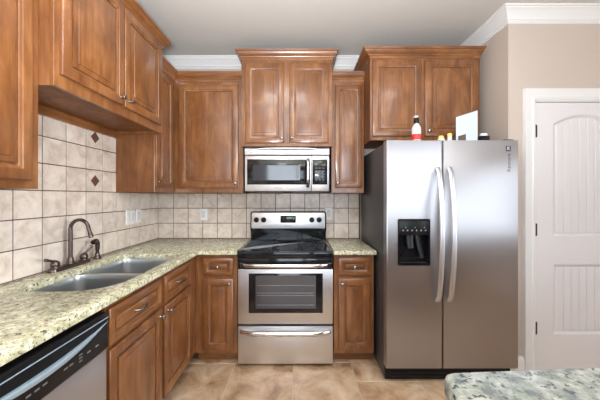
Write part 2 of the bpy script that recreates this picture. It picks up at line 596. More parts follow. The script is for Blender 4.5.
# ------------------------------------------------------------------ cabinets
def rect(x0, x1, z0, z1, y):
    return [(x0, y, z0), (x1, y, z0), (x1, y, z1), (x0, y, z1)]


def panel_front(name, parent, x0, x1, z0, z1, yf, stile, t=0.02):
    """raised panel front: frame mesh with the raised panel as its child; yf = back plane (its front is at yf - t)"""
    f = yf - t
    m = MB()
    L = []
    for ins, y in ((0.0, yf), (0.0, f + 0.006), (0.0025, f + 0.0025), (0.008, f), (stile - 0.014, f), (stile - 0.012, f + 0.004), (stile - 0.004, f + 0.006), (stile - 0.001, f + 0.009), (stile, f + 0.016), (stile, yf)):
        L.append(rect(x0 + ins, x1 - ins, z0 + ins, z1 - ins, y))
    m.loft(L, cap0=False, cap1=False)
    bm = m.bm
    bm.verts.ensure_lookup_table()
    n = len(L)
    for i in range(4):
        j = (i + 1) % 4
        bm.faces.new((bm.verts[i], bm.verts[j], bm.verts[(n - 1) * 4 + j], bm.verts[(n - 1) * 4 + i]))
    d = m.build(name, 'wood' if (z1 - z0) > (x1 - x0) * 0.8 else 'wood_rail', parent)
    p = MB()
    s = stile
    rs = min(0.034, (x1 - x0 - 2 * s) * 0.22, (z1 - z0 - 2 * s) * 0.3)
    L = []
    for ins, y in ((s - 0.004, yf - 0.002), (s - 0.0045, f + 0.0165), (s + 0.009, f + 0.0165), (s + 0.0105, f + 0.010), (s + rs * 0.8, f + 0.0065), (s + rs, f + 0.0055), (s + rs + 0.0015, f + 0.002), (s + rs + 0.005, f + 0.0012)):
        L.append(rect(x0 + ins, x1 - ins, z0 + ins, z1 - ins, y))
    p.loft(L)
    p.build('raised_panel', 'wood' if (z1 - z0) > (x1 - x0) * 0.8 else 'wood_rail', d)
    return d


KNOB = [(0.004, 0), (0.0075, 0.0005), (0.006, 0.004), (0.0045, 0.010), (0.006, 0.015), (0.012, 0.019), (0.0145, 0.023), (0.0135, 0.028), (0.009, 0.031), (0.0, 0.032)]


def knob(parent, x, y, z):
    return MB().lathe(KNOB, (x, y, z), '-y', 16).build('knob', 'pewter', parent)


def pull(parent, x, y, z, w=0.096):
    pts = []
    for i in range(13):
        a = i / 12
        pts.append((x - w / 2 + w * a, y - 0.004 - 0.026 * math.sin(PI * a) ** 0.6, z))
    r = [0.0075 if i in (0, 12) else 0.0045 + 0.0018 * math.sin(PI * i / 12) for i in range(13)]
    m = MB().tube(pts, r, n=10)
    for s in (-1, 1):
        m.lathe([(0.008, 0), (0.009, 0.002), (0.006, 0.006), (0.0, 0.007)], (x + s * w / 2, y, z), '-y', 12)
    return m.build('pull', 'pewter', parent)


CROWN = [(0, -0.02), (0.004, -0.02), (0.005, 0.0), (0.012, 0.006), (0.014, 0.012), (0.022, 0.017), (0.032, 0.028), (0.037, 0.038), (0.039, 0.044), (0.045, 0.046), (0.048, 0.062), (0, 0.062)]


def upper(name, label, loc, rotz, w, d, h, doors, crown=None, group=None, rail=False):
    """wall cabinet; local x along the wall, y = -d at its face, z = 0 at its underside"""
    c = thing(name, label, 'cabinet', loc, rotz, group)
    m = MB()
    x0, x1 = -w / 2, w / 2
    m.box(x0, x0 + 0.018, -d + 0.018, -0.0, 0, h).box(x1 - 0.018, x1, -d + 0.018, 0, 0, h)
    m.box(x0 + 0.018, x1 - 0.018, -d + 0.018, 0, 0.018, 0.034).box(x0 + 0.018, x1 - 0.018, -d + 0.018, 0, h - 0.016, h).box(x0 + 0.018, x1 - 0.018, -0.008, 0, 0.034, h - 0.016)
    m.build('carcass', 'wood_matte', c, smooth=False)
    MB().box(x0, x1, -d, -d + 0.018, 0, h, 0.0015, 1).build('face_frame', 'wood', c)
    for (a, b, z0, z1, kx) in doors:
        dd = panel_front('door', c, a, b, z0, z1, -d, 0.058 if b - a > 0.3 else 0.05)
        if kx is not None:
            knob(dd, kx, -d - 0.020, z0 + 0.042)
    if crown:
        path, dirs = crown
        MB().sweep([(x, y, h) for x, y in path], dirs, CROWN).build('crown_moulding', 'wood_rail', c)
    if rail:
        MB().box(x0 + 0.02, x1 - 0.002, -0.024, -0.0015, -0.036, 0.018, 0.002, 1).build('mounting_rail', 'wood_rail', c)
    return c


UG = 'wood wall cabinets'
LR = PI / 2
# on the left wall
upper('wall_cabinet', 'tall wood wall cabinet nearest the camera, cut off by the left edge', (XC, -1.925, 1.393), LR, 0.61, 0.305, 1.037,
      [(-0.285, 0.265, 0.036, 0.99, None)], ([(-0.305, -0.305), (0.305, -0.305)], [(0, -1), (0, -1)]), UG)
upper('wall_cabinet', 'raised wood two-door wall cabinet above the sink', (XC, -1.1375, 1.852), LR, 0.961, 0.371, 0.688,
      [(-0.455, -0.022, 0.058, 0.665, -0.055), (-0.008, 0.425, 0.058, 0.665, 0.026)],
      ([(-0.4805, -0.30), (-0.4805, -0.371), (0.4805, -0.371), (0.4805, 0.0)], [(-1, 0), (-1, -1), (1, -1), (1, 0)]), UG, rail=True)
upper('wall_cabinet', 'narrow corner wood wall cabinet facing right beside the raised sink cabinet', (XC, -0.495, 1.393), LR, 0.32, 0.305, 1.037,
      [(-0.158, 0.112, 0.045, 0.985, -0.125)], ([(-0.16, -0.305), (0.19, -0.305)], [(0, -1), (-1, -1)]), UG)
# on the back wall
bx0, bx1 = XC, -0.519
w_ = bx1 - bx0
upper('wall_cabinet', 'wide one-door wood wall cabinet left of the microwave', ((bx0 + bx1) / 2, 0, 1.393), 0, w_ - 0.002, 0.305, 1.037,
      [(-w_ / 2 + (-1.106 - bx0), -w_ / 2 + (-0.563 - bx0), 0.045, 0.985, -w_ / 2 + (-0.590 - bx0))],
      ([(XC + 0.305 - (bx0 + bx1) / 2, -0.305), (w_ / 2 - 0.001, -0.305)], [(1, -1), (0, -1)]), UG)
upper('wall_cabinet', 'tallest-mounted wood two-door cabinet above the steel microwave', (-0.116, 0, 1.803), 0, 0.806, 0.395, 0.782,
      [(-0.366, -0.024, 0.028, 0.732, -0.048), (0.022, 0.368, 0.028, 0.732, 0.046)],
      ([(-0.403, 0), (-0.403, -0.395), (0.403, -0.395), (0.403, 0)], [(-1, 0), (-1, -1), (1, -1), (1, 0)]), UG)
upper('wall_cabinet', 'narrow one-door wood cabinet between the microwave and the refrigerator', (0.4375, 0, 1.393), 0, 0.299, 0.305, 1.037,
      [(-0.118, 0.130, 0.045, 0.985, -0.094)], ([(-0.1495, -0.305), (0.1495, -0.305)], [(0, -1), (0, -1)]), UG)
upper('wall_cabinet', 'deep wood two-door cabinet above the refrigerator', (1.049, 0, 1.832), 0, 0.918, 0.52, 0.706,
      [(-0.443, -0.032, 0.032, 0.668, -0.06), (-0.004, 0.440, 0.032, 0.668, 0.024)],
      ([(-0.459, 0), (-0.459, -0.52), (0.459, -0.52), (0.459, 0)], [(-1.4, 0), (-1.4, -1), (0.55, -1), (0.55, 0)]), UG)


def base(name, label, loc, rotz, w, d, fronts, group='wood base cabinets'):
    """base cabinet: hollow carcass on a recessed toe kick; fronts are ('door'|'drawer', x0, x1, z0, z1, hardware)"""
    c = thing(name, label, 'cabinet', loc, rotz, group)
    x0, x1, h = -w / 2, w / 2, 0.896
    m = MB()
    m.box(x0, x0 + 0.018, -d + 0.018, 0, 0.1, h).box(x1 - 0.018, x1, -d + 0.018, 0, 0.1, h).box(x0 + 0.018, x1 - 0.018, -d + 0.018, 0, 0.1, 0.118).box(x0 + 0.018, x1 - 0.018, -0.012, 0, 0.118, h)
    m.build('carcass', 'wood_matte', c, smooth=False)
    MB().box(x0, x1, -d, -d + 0.018, 0.095, h, 0.0015, 1).build('face_frame', 'wood', c)
    MB().box(x0, x1, -d + 0.075, -d + 0.093, 0.0, 0.1).build('toe_kick', 'wood_rail', c, smooth=False)
    for kind, a, b, z0, z1, hw in fronts:
        f = panel_front(kind, c, a, b, z0, z1, -d, 0.058 if kind == 'door' else 0.042)
        if kind == 'drawer':
            if hw == 'pull':
                pull(f, (a + b) / 2, -d - 0.018, (z0 + z1) / 2)
            else:
                knob(f, (a + b) / 2, -d - 0.019, (z0 + z1) / 2)
        elif hw is not None:
            knob(f, hw, -d - 0.020, z1 - 0.036)
    return c


base('base_cabinet', 'wood sink base cabinet with two doors and two arched drawer pulls', (XC, -1.125, 0), LR, 1.026, 0.61,
     [('drawer', -0.505, -0.048, 0.705, 0.868, 'pull'), ('drawer', -0.014, 0.400, 0.705, 0.868, 'pull'),
      ('door', -0.505, -0.048, 0.118, 0.685, -0.078), ('door', -0.014, 0.400, 0.118, 0.685, 0.016)])
base('base_cabinet', 'narrow wood base cabinet left of the range', (-0.675, 0, 0), 0, 0.342, 0.61,
     [('drawer', -0.103, 0.137, 0.728, 0.868, 'knob'), ('door', -0.103, 0.137, 0.128, 0.700, 0.112)])
base('base_cabinet', 'narrow wood base cabinet between the range and the refrigerator', (0.4335, 0, 0), 0, 0.323, 0.61,
     [('drawer', -0.124, 0.132, 0.728, 0.868, 'knob'), ('door', -0.124, 0.132, 0.128, 0.700, -0.098)])
base('base_cabinet', 'wood end base cabinet on the near side of the dishwasher', (XC, -2.505, 0), LR, 0.46, 0.61,
     [('drawer', -0.21, 0.21, 0.705, 0.868, 'pull'), ('door', -0.21, 0.21, 0.118, 0.685, 0.18)])

# ------------------------------------------------------------------ counters and sink
hole = rrect(-1.308, -0.888, -1.580, -0.775, [0.17, 0.07, 0.05, 0.05], 8)
ct = MB().slab([(XL + 0.009, -2.75), (-0.8126, -2.75), (-0.8126, -0.652), (-0.500, -0.652), (-0.500, -0.010), (XL + 0.009, -0.010)], [hole], 0.898, 0.930, 0.006) \
    .build('countertop', 'granite', smooth=True)
tag(ct, 'long yellow-green granite countertop with the sink, turning the corner to the range', 'countertop')
ct2 = MB().slab([(0.267, -0.652), (0.606, -0.652), (0.606, -0.010), (0.267, -0.010)], [], 0.898, 0.930, 0.006).build('countertop', 'granite')
tag(ct2, 'short granite countertop between range and refrigerator', 'countertop')

sink = thing('kitchen_sink', 'stainless steel double-bowl sink set under the granite counter', 'sink', (0, 0, 0.89))
Z = 0.0065
bowls = [rrect(-1.314, -0.882, -1.586, -1.196, [0.175, 0.07, 0.06, 0.06], 8), rrect(-1.314, -0.882, -1.168, -0.769, [0.06, 0.075, 0.06, 0.06], 8)]
rim = MB()
outer = rrect(-1.33, -0.866, -1.602, -0.753, 0.06, 8)
es = []
for L in [outer] + bowls:
    vsx = [rim.bm.verts.new((x, y, Z)) for x, y in L]
    es += [rim.bm.edges.new((vsx[i], vsx[(i + 1) % len(vsx)])) for i in range(len(vsx))]
bmesh.ops.triangle_fill(rim.bm, use_beauty=True, edges=es)
rim.build('rim', 'sink', sink, smooth=False)
for L in bowls:
    m = MB()
    loops = []
    for ins, z in ((0, Z), (0.001, Z - 0.004), (0.004, -0.03), (0.010, -0.125), (0.018, -0.150), (0.034, -0.165), (0.06, -0.171)):
        loops.append([(x, y, z) for x, y in inset(L, ins)])
    m.loft(loops, cap0=False)
    b = m.build('bowl', 'sink', sink)
    cx = sum(p[0] for p in L) / len(L); cy = sum(p[1] for p in L) / len(L)
    MB().lathe([(0.0, -0.1708), (0.042, -0.1708), (0.043, -0.1690), (0.034, -0.1688), (0.030, -0.1700), (0.0, -0.1700)], (cx, cy, 0), 'z', 24).build('drain', 'steel_bright', b)

# faucet on a deck plate, and its side sprayer
fa = thing('faucet', 'bronze gooseneck faucet with two lever handles behind the sink', 'faucet', (-1.402, -1.150, 0.930))
pl = MB()
pl.loft([[(x, y, z) for x, y in inset(rrect(-0.027, 0.027, -0.140, 0.140, 0.026, 6), i)] for i, z in ((0, 0), (0, 0.014), (0.003, 0.019), (0.008, 0.022))])
pl.build('deck_plate', 'bronze', fa)
sp = MB()
sp.lathe([(0.022, 0.015), (0.024, 0.022), (0.019, 0.034), (0.0165, 0.042), (0.0155, 0.055), (0.0135, 0.06)], (0, 0, 0), 'z')
R = 0.055
pts = [(0, 0, 0.05), (0, 0, 0.12), (0, 0, 0.19), (0, 0, 0.232)]
for i in range(1, 15):
    a = PI * i / 14 * 0.93
    pts.append((R - R * math.cos(a), 0, 0.232 + R * math.sin(a)))
ex, ez = pts[-1][0], pts[-1][2]
pts += [(ex + 0.007, 0, ez - 0.025), (ex + 0.013, 0, ez - 0.046)]
sp.tube(pts, [0.0115] * 4 + [0.0105] * 14 + [0.0105, 0.0105], n=14, ref=(0, 1, 0))
sp.build('spout', 'bronze', fa)
MB().tube([(ex + 0.010, 0, ez - 0.036), (ex + 0.013, 0, ez - 0.046), (ex + 0.0165, 0, ez - 0.058), (ex + 0.019, 0, ez - 0.066)], [0.0115, 0.0125, 0.0135, 0.0115], ref=(0, 1, 0), n=14).build('aerator', 'bronze', fa)
for s in (-1, 1):
    y = 0.105 * s
    h = MB().lathe([(0.024, 0.012), (0.025, 0.020), (0.021, 0.028), (0.023, 0.036), (0.0235, 0.046), (0.018, 0.056), (0.012, 0.062), (0.0, 0.066)], (0, y, 0), 'z')
    up = 0.022 if s < 0 else 0.042
    q = 1.35 if s < 0 else 0.66
    h.tube([(0, y, 0.056), (0.006, y + 0.018 * s * q, 0.060 + up * 0.2), (0.014, y + 0.040 * s * q, 0.062 + up * 0.6), (0.022, y + 0.062 * s * q, 0.062 + up)], [0.010, 0.008, 0.0075, 0.0095], n=10)
    h.build('lever_handle', 'bronze', fa)
sr = thing('side_sprayer', 'bronze side sprayer standing right of the faucet', 'sprayer', (-1.400, -0.930, 0.930))
MB().lathe([(0.024, 0), (0.025, 0.006), (0.018, 0.016), (0.014, 0.030), (0.0135, 0.042), (0.011, 0.044)], (0, 0, 0), 'z').build('holder', 'bronze', sr)
MB().tube([(0, 0, 0.040), (0, 0, 0.070), (0, 0, 0.100), (0, -0.004, 0.116), (0.004, -0.018, 0.126), (0.008, -0.036, 0.127), (0.012, -0.050, 0.124), (0.015, -0.060, 0.120)],
          [0.010, 0.014, 0.0155, 0.0165, 0.0165, 0.0155, 0.017, 0.0135], n=14, ref=(1, 0, 0)).build('spray_head', 'bronze', sr)

# ------------------------------------------------------------------ dishwasher
dw = thing('dishwasher', 'stainless dishwasher with black control panel beside the sink cabinet', 'dishwasher', (XC, -1.957, 0), LR)
DW = 0.303
MB().box(-DW + 0.004, DW - 0.004, -0.59, -0.02, 0.09, 0.884).build('tub', 'black', dw, smooth=False)
MB().box(-DW + 0.004, DW - 0.004, -0.54, -0.50, 0.0, 0.1).build('toe_kick', 'black', dw, smooth=False)
MB().box(-DW + 0.003, DW - 0.003, -0.632, -0.588, 0.105, 0.712, 0.004).build('door', 'steel', dw)
cpn = MB().box(-DW + 0.003, DW - 0.003, -0.640, -0.588, 0.716, 0.872, 0.008, 3).build('control_panel', 'black', dw)
MB().box(-DW + 0.006, DW - 0.006, -0.6425, -0.638, 0.846, 0.850, 0.001, 1).build('highlight_strip', 'blue_metal', cpn)
# crescent pocket handle
hm = MB()
LL = []
for i in range(25):
    u = i / 24 * 2 - 1
    x = u * (DW - 0.008)
    th = 0.0085 * (1 - u * u) + 0.001
    zc = 0.831 - 0.034 * (1 - u * u)
    out = 0.640 + 0.001 + 0.016 * (1 - u * u)
    LL.append([(x, -0.637, zc - th), (x, -out + 0.002, zc - th), (x, -out, zc - th * 0.5), (x, -out, zc + th * 0.6), (x, -out + 0.004, zc + th), (x, -0.637, zc + th)])
hm.loft(LL)
hm.build('handle', 'blue_metal', cpn)
for x in (-0.047, -0.020, 0.007, 0.085, 0.108, 0.190, 0.232):
    MB().box(x - 0.008, x + 0.008, -0.6412, -0.6395, 0.757, 0.763, 0.0005, 1).build('button', 'grey_mark', cpn)
for z in (0.748, 0.760, 0.772):
    MB().box(0.143, 0.157, -0.6412, -0.6395, z - 0.0022, z + 0.0022).build('button', 'grey_mark', cpn)

# ------------------------------------------------------------------ range
rg = thing('range', 'stainless steel electric range with black glass cooktop and oven', 'range', (-0.116, 0, 0))
W = 0.377
MB().box(-W + 0.003, W - 0.003, -0.600, -0.02, 0.03, 0.893).build('body', 'black', rg, smooth=False)
for sx in (-1, 1):
    for y in (-0.56, -0.08):
        MB().lathe([(0.018, 0), (0.018, 0.012), (0.010, 0.014), (0.010, 0.032)], (sx * 0.33, y, 0), 'z', 14).build('foot', 'black', rg)
ck = MB()
ck.loft([[(x, y, z) for x, y in inset(rrect(-W, W, -0.668, -0.095, 0.012, 4), i)] for i, z in ((0.004, 0.870), (0, 0.880), (0, 0.918), (0.004, 0.927), (0.012, 0.931), (0.020, 0.930), (0.024, 0.928))])
cko = ck.build('cooktop', 'black_glass', rg)
for x, y, r0 in ((-0.19, -0.50, 0.105), (0.19, -0.50, 0.085), (-0.19, -0.22, 0.085), (0.19, -0.22, 0.105)):
    for rr in (r0, r0 * 0.62):
        MB().loft([[(x + q * math.cos(2 * PI * a / 40), y + q * math.sin(2 * PI * a / 40), z) for a in range(40)] for q, z in ((rr - 0.0012, 0.9281), (rr - 0.0012, 0.9284), (rr + 0.0012, 0.9284), (rr + 0.0012, 0.9281))], cap0=False, cap1=False).build('burner_ring', 'badge', cko)
# backguard
bgd = MB()
def bg_loop(z, yf, x):
    return [(-x, -0.02, z), (x, -0.02, z), (x, yf + 0.014, z), (x - 0.014, yf, z), (-x + 0.014, yf, z), (-x, yf + 0.014, z)]
bgd.loft([bg_loop(0.90, -0.100, W - 0.003), bg_loop(0.99, -0.098, W - 0.003), bg_loop(1.035, -0.112, W), bg_loop(1.190, -0.096, W), bg_loop(1.206, -0.090, W - 0.004), bg_loop(1.212, -0.078, W - 0.014)])
bgo = bgd.build('backguard', 'black_gloss', rg)
def slant(z):
    return -0.112 + (z - 1.035) / 0.155 * 0.016
pn = MB()
rr = rrect(-W + 0.012, W - 0.012, 1.044, 1.198, 0.014, 4)
pn.loft([[(x, slant(z) - o, z) for x, z in inset(rr, i)] for i, o in ((0, -0.002), (0, 0.001), (0.002, 0.002))])
pno = pn.build('control_panel', 'steel', bgo)
for x in (-0.317, -0.244, 0.233, 0.306):
    y0 = slant(1.128)
    MB().lathe([(0.026, 0), (0.026, 0.004), (0.020, 0.008), (0.018, 0.022), (0.015, 0.025), (0, 0.0255)], (x, y0 - 0.001, 1.128), '-y', 22).box(x - 0.0035, x + 0.0035, y0 - 0.032, y0 - 0.02, 1.112, 1.144, 0.002, 1) \
        .build('knob', 'black', bgo)
y0 = slant(1.135)
dsp = MB().box(-0.079, 0.075, y0 - 0.006, y0 + 0.004, 1.098, 1.170, 0.003).build('display', 'black_gloss', bgo)
lettering('clock_digits', '2:28', 0.024, 'green_led', bgo, (0.012, y0 - 0.0066, 1.147), (PI / 2, 0, 0))
lettering('brand_lettering', 'FRIGIDAIRE', 0.014, 'grey_mark', bgo, (0.0, slant(1.066) - 0.0026, 1.066), (PI / 2, 0, 0))
# front: black vent strip, oven door, drawer
MB().box(-W + 0.001, W - 0.001, -0.640, -0.598, 0.778, 0.868, 0.006).build('manifold_panel', 'black_gloss', rg)
od = MB().box(-W, W, -0.646, -0.600, 0.345, 0.783, 0.006).build('oven_door', 'steel', rg)
MB().box(-0.292, 0.298, -0.6495, -0.640, 0.434, 0.750, 0.006).build('window_frame', 'black_gloss', od)
MB().box(-0.238, 0.244, -0.6502, -0.645, 0.470, 0.735, 0.003, 1).build('window_glass', 'grey_glass', od)
rk = MB()
for z in (0.500, 0.575, 0.595, 0.655):
    rk.tube([(-0.225, -0.6503, z), (0.230, -0.6503, z)], 0.0016, n=6)
rk.build('oven_rack', 'chrome', od)

def bar_handle(parent, name, x0, x1, y, z, out, r, mat, zr=None):
    m = MB()
    n = 20
    pts, rs = [], []
    for i in range(n + 1):
        u = i / n
        e = min(u, 1 - u) * n
        o = out * min(1.0, (e / 3.0)) ** 0.55 if e < 3 else out
        pts.append((x0 + (x1 - x0) * u, y - o - 0.006 * math.sin(PI * u), z))
        rs.append(r)
    m.tube(pts, [q * (1.15 if zr is None else zr) for q in rs], rs, ref=(0, 0, 1), n=14)
    return m.build(name, mat, parent)

bar_handle(od, 'handle', -0.345, 0.345, -0.640, 0.818, 0.044, 0.0125, 'steel_bright', 1.35)
for s in (-1, 1):
    MB().box(s * 0.335, s * 0.372, -0.668, -0.625, 0.797, 0.842, 0.010, 3).build('handle_mount', 'black_gloss', od)
dr = MB().box(-W, W, -0.646, -0.600, 0.030, 0.328, 0.006).build('drawer', 'steel', rg)
bar_handle(dr, 'handle', -0.355, 0.355, -0.642, 0.285, 0.040, 0.013, 'steel_bright', 1.5)

# ------------------------------------------------------------------ microwave
mw = thing('microwave', 'stainless over-the-range microwave with a black glass door', 'microwave', (-0.116, 0, 1.404))
MB().box(-W, W, -0.350, -0.01, 0.0, 0.396).build('body', 'black', mw, smooth=False)
vg = MB()
LL = []
for i in range(21):
    u = i / 20 * 2 - 1
    x = u * W
    bulge = 0.012 * (1 - abs(u) ** 3)
    LL.append([(x, -0.345, 0.322), (x, -0.372, 0.322), (x, -0.374 - bulge, 0.330), (x, -0.374 - bulge * 0.9, 0.350), (x, -0.372 - bulge * 0.2, 0.380), (x, -0.368, 0.394), (x, -0.345, 0.396)])
vg.loft(LL)
vgo = vg.build('vent_hood', 'hood_steel', mw)
# arched raised lip across the vent strip
ap = []
for i in range(31):
    u = i / 30 * 2 - 1
    ap.append((u * (W - 0.02), -0.3745 - 0.0115 * (1 - abs(u) ** 3), 0.336 + 0.050 * (1 - u ** 6)))
MB().tube(ap, 0.0035, 0.0025, ref=(0, 0, 1), n=8).build('lip', 'steel', vgo)
dp = MB().box(-W, 0.217, -0.374, -0.345, 0.004, 0.318, 0.004).build('door', 'steel', mw)
MB().box(-0.356, 0.206, -0.3765, -0.372, 0.062, 0.288, 0.006).build('window_frame', 'black_gloss', dp)
MB().box(-0.305, 0.118, -0.3772, -0.374, 0.100, 0.236, 0.003, 1).build('window_glass', 'grey_glass', dp)
hd = MB()
pts = [(0.186, -0.374 - 0.040 * min(1, (min(i, 12 - i) / 2.0)) ** 0.6, 0.055 + 0.240 * i / 12) for i in range(13)]
hd.tube(pts, 0.0125, 0.008, ref=(1, 0, 0), n=12)
hdo = hd.build('handle', 'steel_bright', dp)
MB().box(0.172, 0.200, -0.412, -0.374, 0.036, 0.062, 0.006).build('handle_end', 'black', hdo)
cpm = MB().box(0.220, W, -0.374, -0.345, 0.004, 0.318, 0.004).build('control_panel', 'steel', mw)
MB().box(0.226, 0.360, -0.3765, -0.372, 0.062, 0.288, 0.006).build('keypad', 'black_gloss', cpm)
kp = MB()
for a in range(3):
    for b in range(5):
        x, z = 0.262 + a * 0.031, 0.105 + b * 0.026
        kp.box(x - 0.010, x + 0.010, -0.3772, -0.376, z - 0.006, z + 0.006)
kp.build('keys', 'badge', cpm)
lettering('clock_digits', '2:28', 0.018, 'green_led', cpm, (0.293, -0.3771, 0.266), (PI / 2, 0, 0))
lettering('brand_lettering', 'FRIGIDAIRE', 0.013, 'grey_mark', dp, (-0.075, -0.3746, 0.032), (PI / 2, 0, 0))
MB().box(-0.30, -0.05, -0.33, -0.08, -0.006, 0.001).box(0.05, 0.30, -0.33, -0.08, -0.006, 0.001).build('grease_filter', 'fridge_side', mw)

# ------------------------------------------------------------------ refrigerator
FX0, FX1, FS, FT = 0.618, 1.564, 1.022, 1.764
fg = thing('refrigerator', 'large stainless side-by-side refrigerator with an ice and water dispenser', 'refrigerator', (0, 0, 0))
MB().box(FX0 + 0.004, FX1 - 0.004, -0.785, -0.035, 0.025, FT - 0.012, 0.006).build('cabinet_body', 'fridge_side', fg)
gr = MB().box(FX0 + 0.01, FX1 - 0.01, -0.800, -0.760, 0.012, 0.118, 0.004)
for i in range(3):
    gr.box(FX0 + 0.05, FX1 - 0.05, -0.806, -0.798, 0.035 + 0.025 * i, 0.047 + 0.025 * i, 0.002, 1)
gr.build('base_grille', 'black', fg)
for x in (FX0 + 0.06, FX1 - 0.06):
    for y in (-0.74, -0.1):
        MB().lathe([(0.022, 0), (0.022, 0.02), (0.012, 0.022), (0.012, 0.03)], (x, y, 0), 'z', 14).build('foot', 'black', fg)
YF = -0.864
# freezer door with the dispenser opening
DX_0, DX_1, DZ_0, DZ_1 = 0.700, 0.929, 0.868, 1.198
fdm = MB()
def door_shell(m, x0, x1, z0, z1, hole=None):
    e = 0.010
    def L(i, y):
        return rect(x0 + i, x1 - i, z0 + i, z1 - i, y)
    lp = [L(0.002, -0.792), L(0, -0.798), L(0, YF + e), L(e * 0.3, YF + e * 0.3), L(e, YF)]
    m.loft(lp, cap1=hole is None)
    if hole:
        bm = m.bm
        a, b, c, d = hole
        X = [x0 + e, a, b, x1 - e]
        Zs = [z0 + e, c, d, z1 - e]
        g = [[bm.verts.new((x, YF, z)) for z in Zs] for x in X]
        for i in range(3):
            for j in range(3):
                if (i, j) != (1, 1):
                    bm.faces.new((g[i][j], g[i + 1][j], g[i + 1][j + 1], g[i][j + 1]))
        bmesh.ops.remove_doubles(bm, verts=list(bm.verts), dist=1e-5)
door_shell(fdm, FX0, FS - 0.004, 0.126, FT, (DX_0, DX_1, DZ_0, DZ_1))
fd = fdm.build('freezer_door', 'steel_fridge', fg)
rdm = MB()
door_shell(rdm, FS + 0.004, FX1, 0.126, FT)
rd = rdm.build('refrigerator_door', 'steel_fridge', fg)
# dispenser
dpm = MB()
dpm.loft([[(x, y, z) for x, z in inset(rrect(DX_0 - 0.002, DX_1 + 0.002, DZ_0 - 0.002, DZ_1 + 0.002, 0.012, 4), i)] for i, y in ((0.001, YF + 0.004), (0, YF - 0.003), (0.002, YF - 0.005), (0.008, YF - 0.005), (0.010, YF + 0.002), (0.016, YF + 0.062))], cap0=False)
dso = dpm.build('dispenser', 'black_gloss', fd)
MB().box(DX_0 + 0.006, DX_1 - 0.006, YF - 0.005, YF + 0.03, 1.085, DZ_1 - 0.008, 0.005).build('dispenser_panel', 'black', dso)
MB().tube([(0.800, YF + 0.045, 1.09), (0.797, YF + 0.030, 1.03), (0.800, YF + 0.020, 0.985)], [0.032, 0.026, 0.022], [0.012, 0.008, 0.006], ref=(1, 0, 0)).build('paddle', 'black', dso)
MB().tube([(0.860, YF + 0.050, 1.09), (0.870, YF + 0.035, 1.00), (0.884, YF + 0.022, 0.915)], [0.026, 0.022, 0.018], [0.010, 0.007, 0.006], ref=(1, 0, 0)).build('ice_chute', 'black', dso)
MB().box(DX_0 + 0.014, DX_1 - 0.014, YF - 0.001, YF + 0.055, DZ_0 + 0.012, DZ_0 + 0.022, 0.003).build('drip_tray', 'black', dso)
for i in range(6):
    x = 0.735 + i * 0.032
    MB().lathe([(0.006, 0), (0.006, 0.001), (0, 0.001)], (x, YF - 0.005, 1.118), '-y', 10).build('button', 'grey_mark', dso)
for i in range(3):
    MB().box(0.752 + i * 0.066, 0.757 + i * 0.066, YF - 0.0062, YF - 0.004, 1.136, 1.141).build('indicator_light', 'green_led_dim', dso)
# bowed handles
for door_o, x, lean in ((fd, 0.984, 1), (rd, 1.068, 1)):
    pts = []
    for i in range(25):
        u = i / 24
        pts.append((x, YF - 0.012 - 0.056 * math.sin(PI * u) ** 0.75, 0.612 + 0.955 * u))
    pts[0] = (x, YF + 0.002, pts[0][2]); pts[-1] = (x, YF + 0.002, pts[-1][2])
    MB().tube(pts, 0.0185, 0.008, ref=(1, 0, 0), n=14).build('handle', 'handle_steel', door_o)
# badge and hinge covers
bs = MB().box(1.472, 1.508, YF - 0.002, YF + 0.001, 1.683, 1.722, 0.001, 1).build('emblem', 'badge', rd)
lettering('emblem_mark', 'K', 0.036, 'silver_mark', bs, (1.490, YF - 0.0025, 1.7025), (PI / 2, 0, 0))
lettering('brand_lettering', 'Kenmore', 0.034, 'badge', rd, (1.494, YF - 0.0008, 1.602), (PI / 2, -PI / 2, 0))
for x in (FX0 + 0.045, FX1 - 0.055):
    MB().box(x - 0.035, x + 0.035, -0.845, -0.745, FT - 0.013, FT + 0.010, 0.006).build('hinge_cover', 'fridge_side', fg)

# ------------------------------------------------------------------ on the refrigerator
TT = FT - 0.012
bt = thing('bottle', 'white bottle with black cap and red label standing on the refrigerator', 'bottle', (0.874, -0.765, TT + 0.002))
MB().lathe([(0.030, 0), (0.034, 0.004), (0.0345, 0.10), (0.033, 0.118), (0.024, 0.138), (0.0145, 0.150), (0.013, 0.156), (0, 0.157)], (0, 0, 0), 'z', 24).build('body', 'bottle_white', bt)
MB().lathe([(0.0352, 0.028), (0.0352, 0.070), (0.0345, 0.0705)], (0, 0, 0), 'z', 24).build('label', 'red_label', bt)
MB().lathe([(0.0175, 0.154), (0.0185, 0.160), (0.0175, 0.196), (0.015, 0.200), (0, 0.201)], (0, 0, 0), 'z', 18).build('cap', 'black', bt)
MB().box(-0.024, 0.004, -0.028, 0.004, 0.192, 0.206, 0.004).build('nozzle', 'bottle_white', bt)

cd = thing('folded_card', 'large pale folded card standing open on the refrigerator', 'card', (1.246, -0.770, TT + 0.001), math.radians(2))
def leaf(m, p0, p1, h0, h1, t=0.0025):
    dx, dy = p1[0] - p0[0], p1[1] - p0[1]
    l = math.hypot(dx, dy)
    nx, ny = -dy / l * t, dx / l * t
    m.loft([[(p0[0], p0[1], 0), (p1[0], p1[1], 0), (p1[0], p1[1], h1), (p0[0], p0[1], h0)],
            [(p0[0] + nx, p0[1] + ny, 0), (p1[0] + nx, p1[1] + ny, 0), (p1[0] + nx, p1[1] + ny, h1), (p0[0] + nx, p0[1] + ny, h0)]])
m = MB(); leaf(m, (-0.078, 0.0), (0.076, -0.015), 0.200, 0.248); m.build('front_leaf', 'card', cd, smooth=False)
m = MB(); leaf(m, (0.0755, -0.0145), (0.088, 0.10), 0.248, 0.235); m.build('back_leaf', 'card', cd, smooth=False)
m = MB()
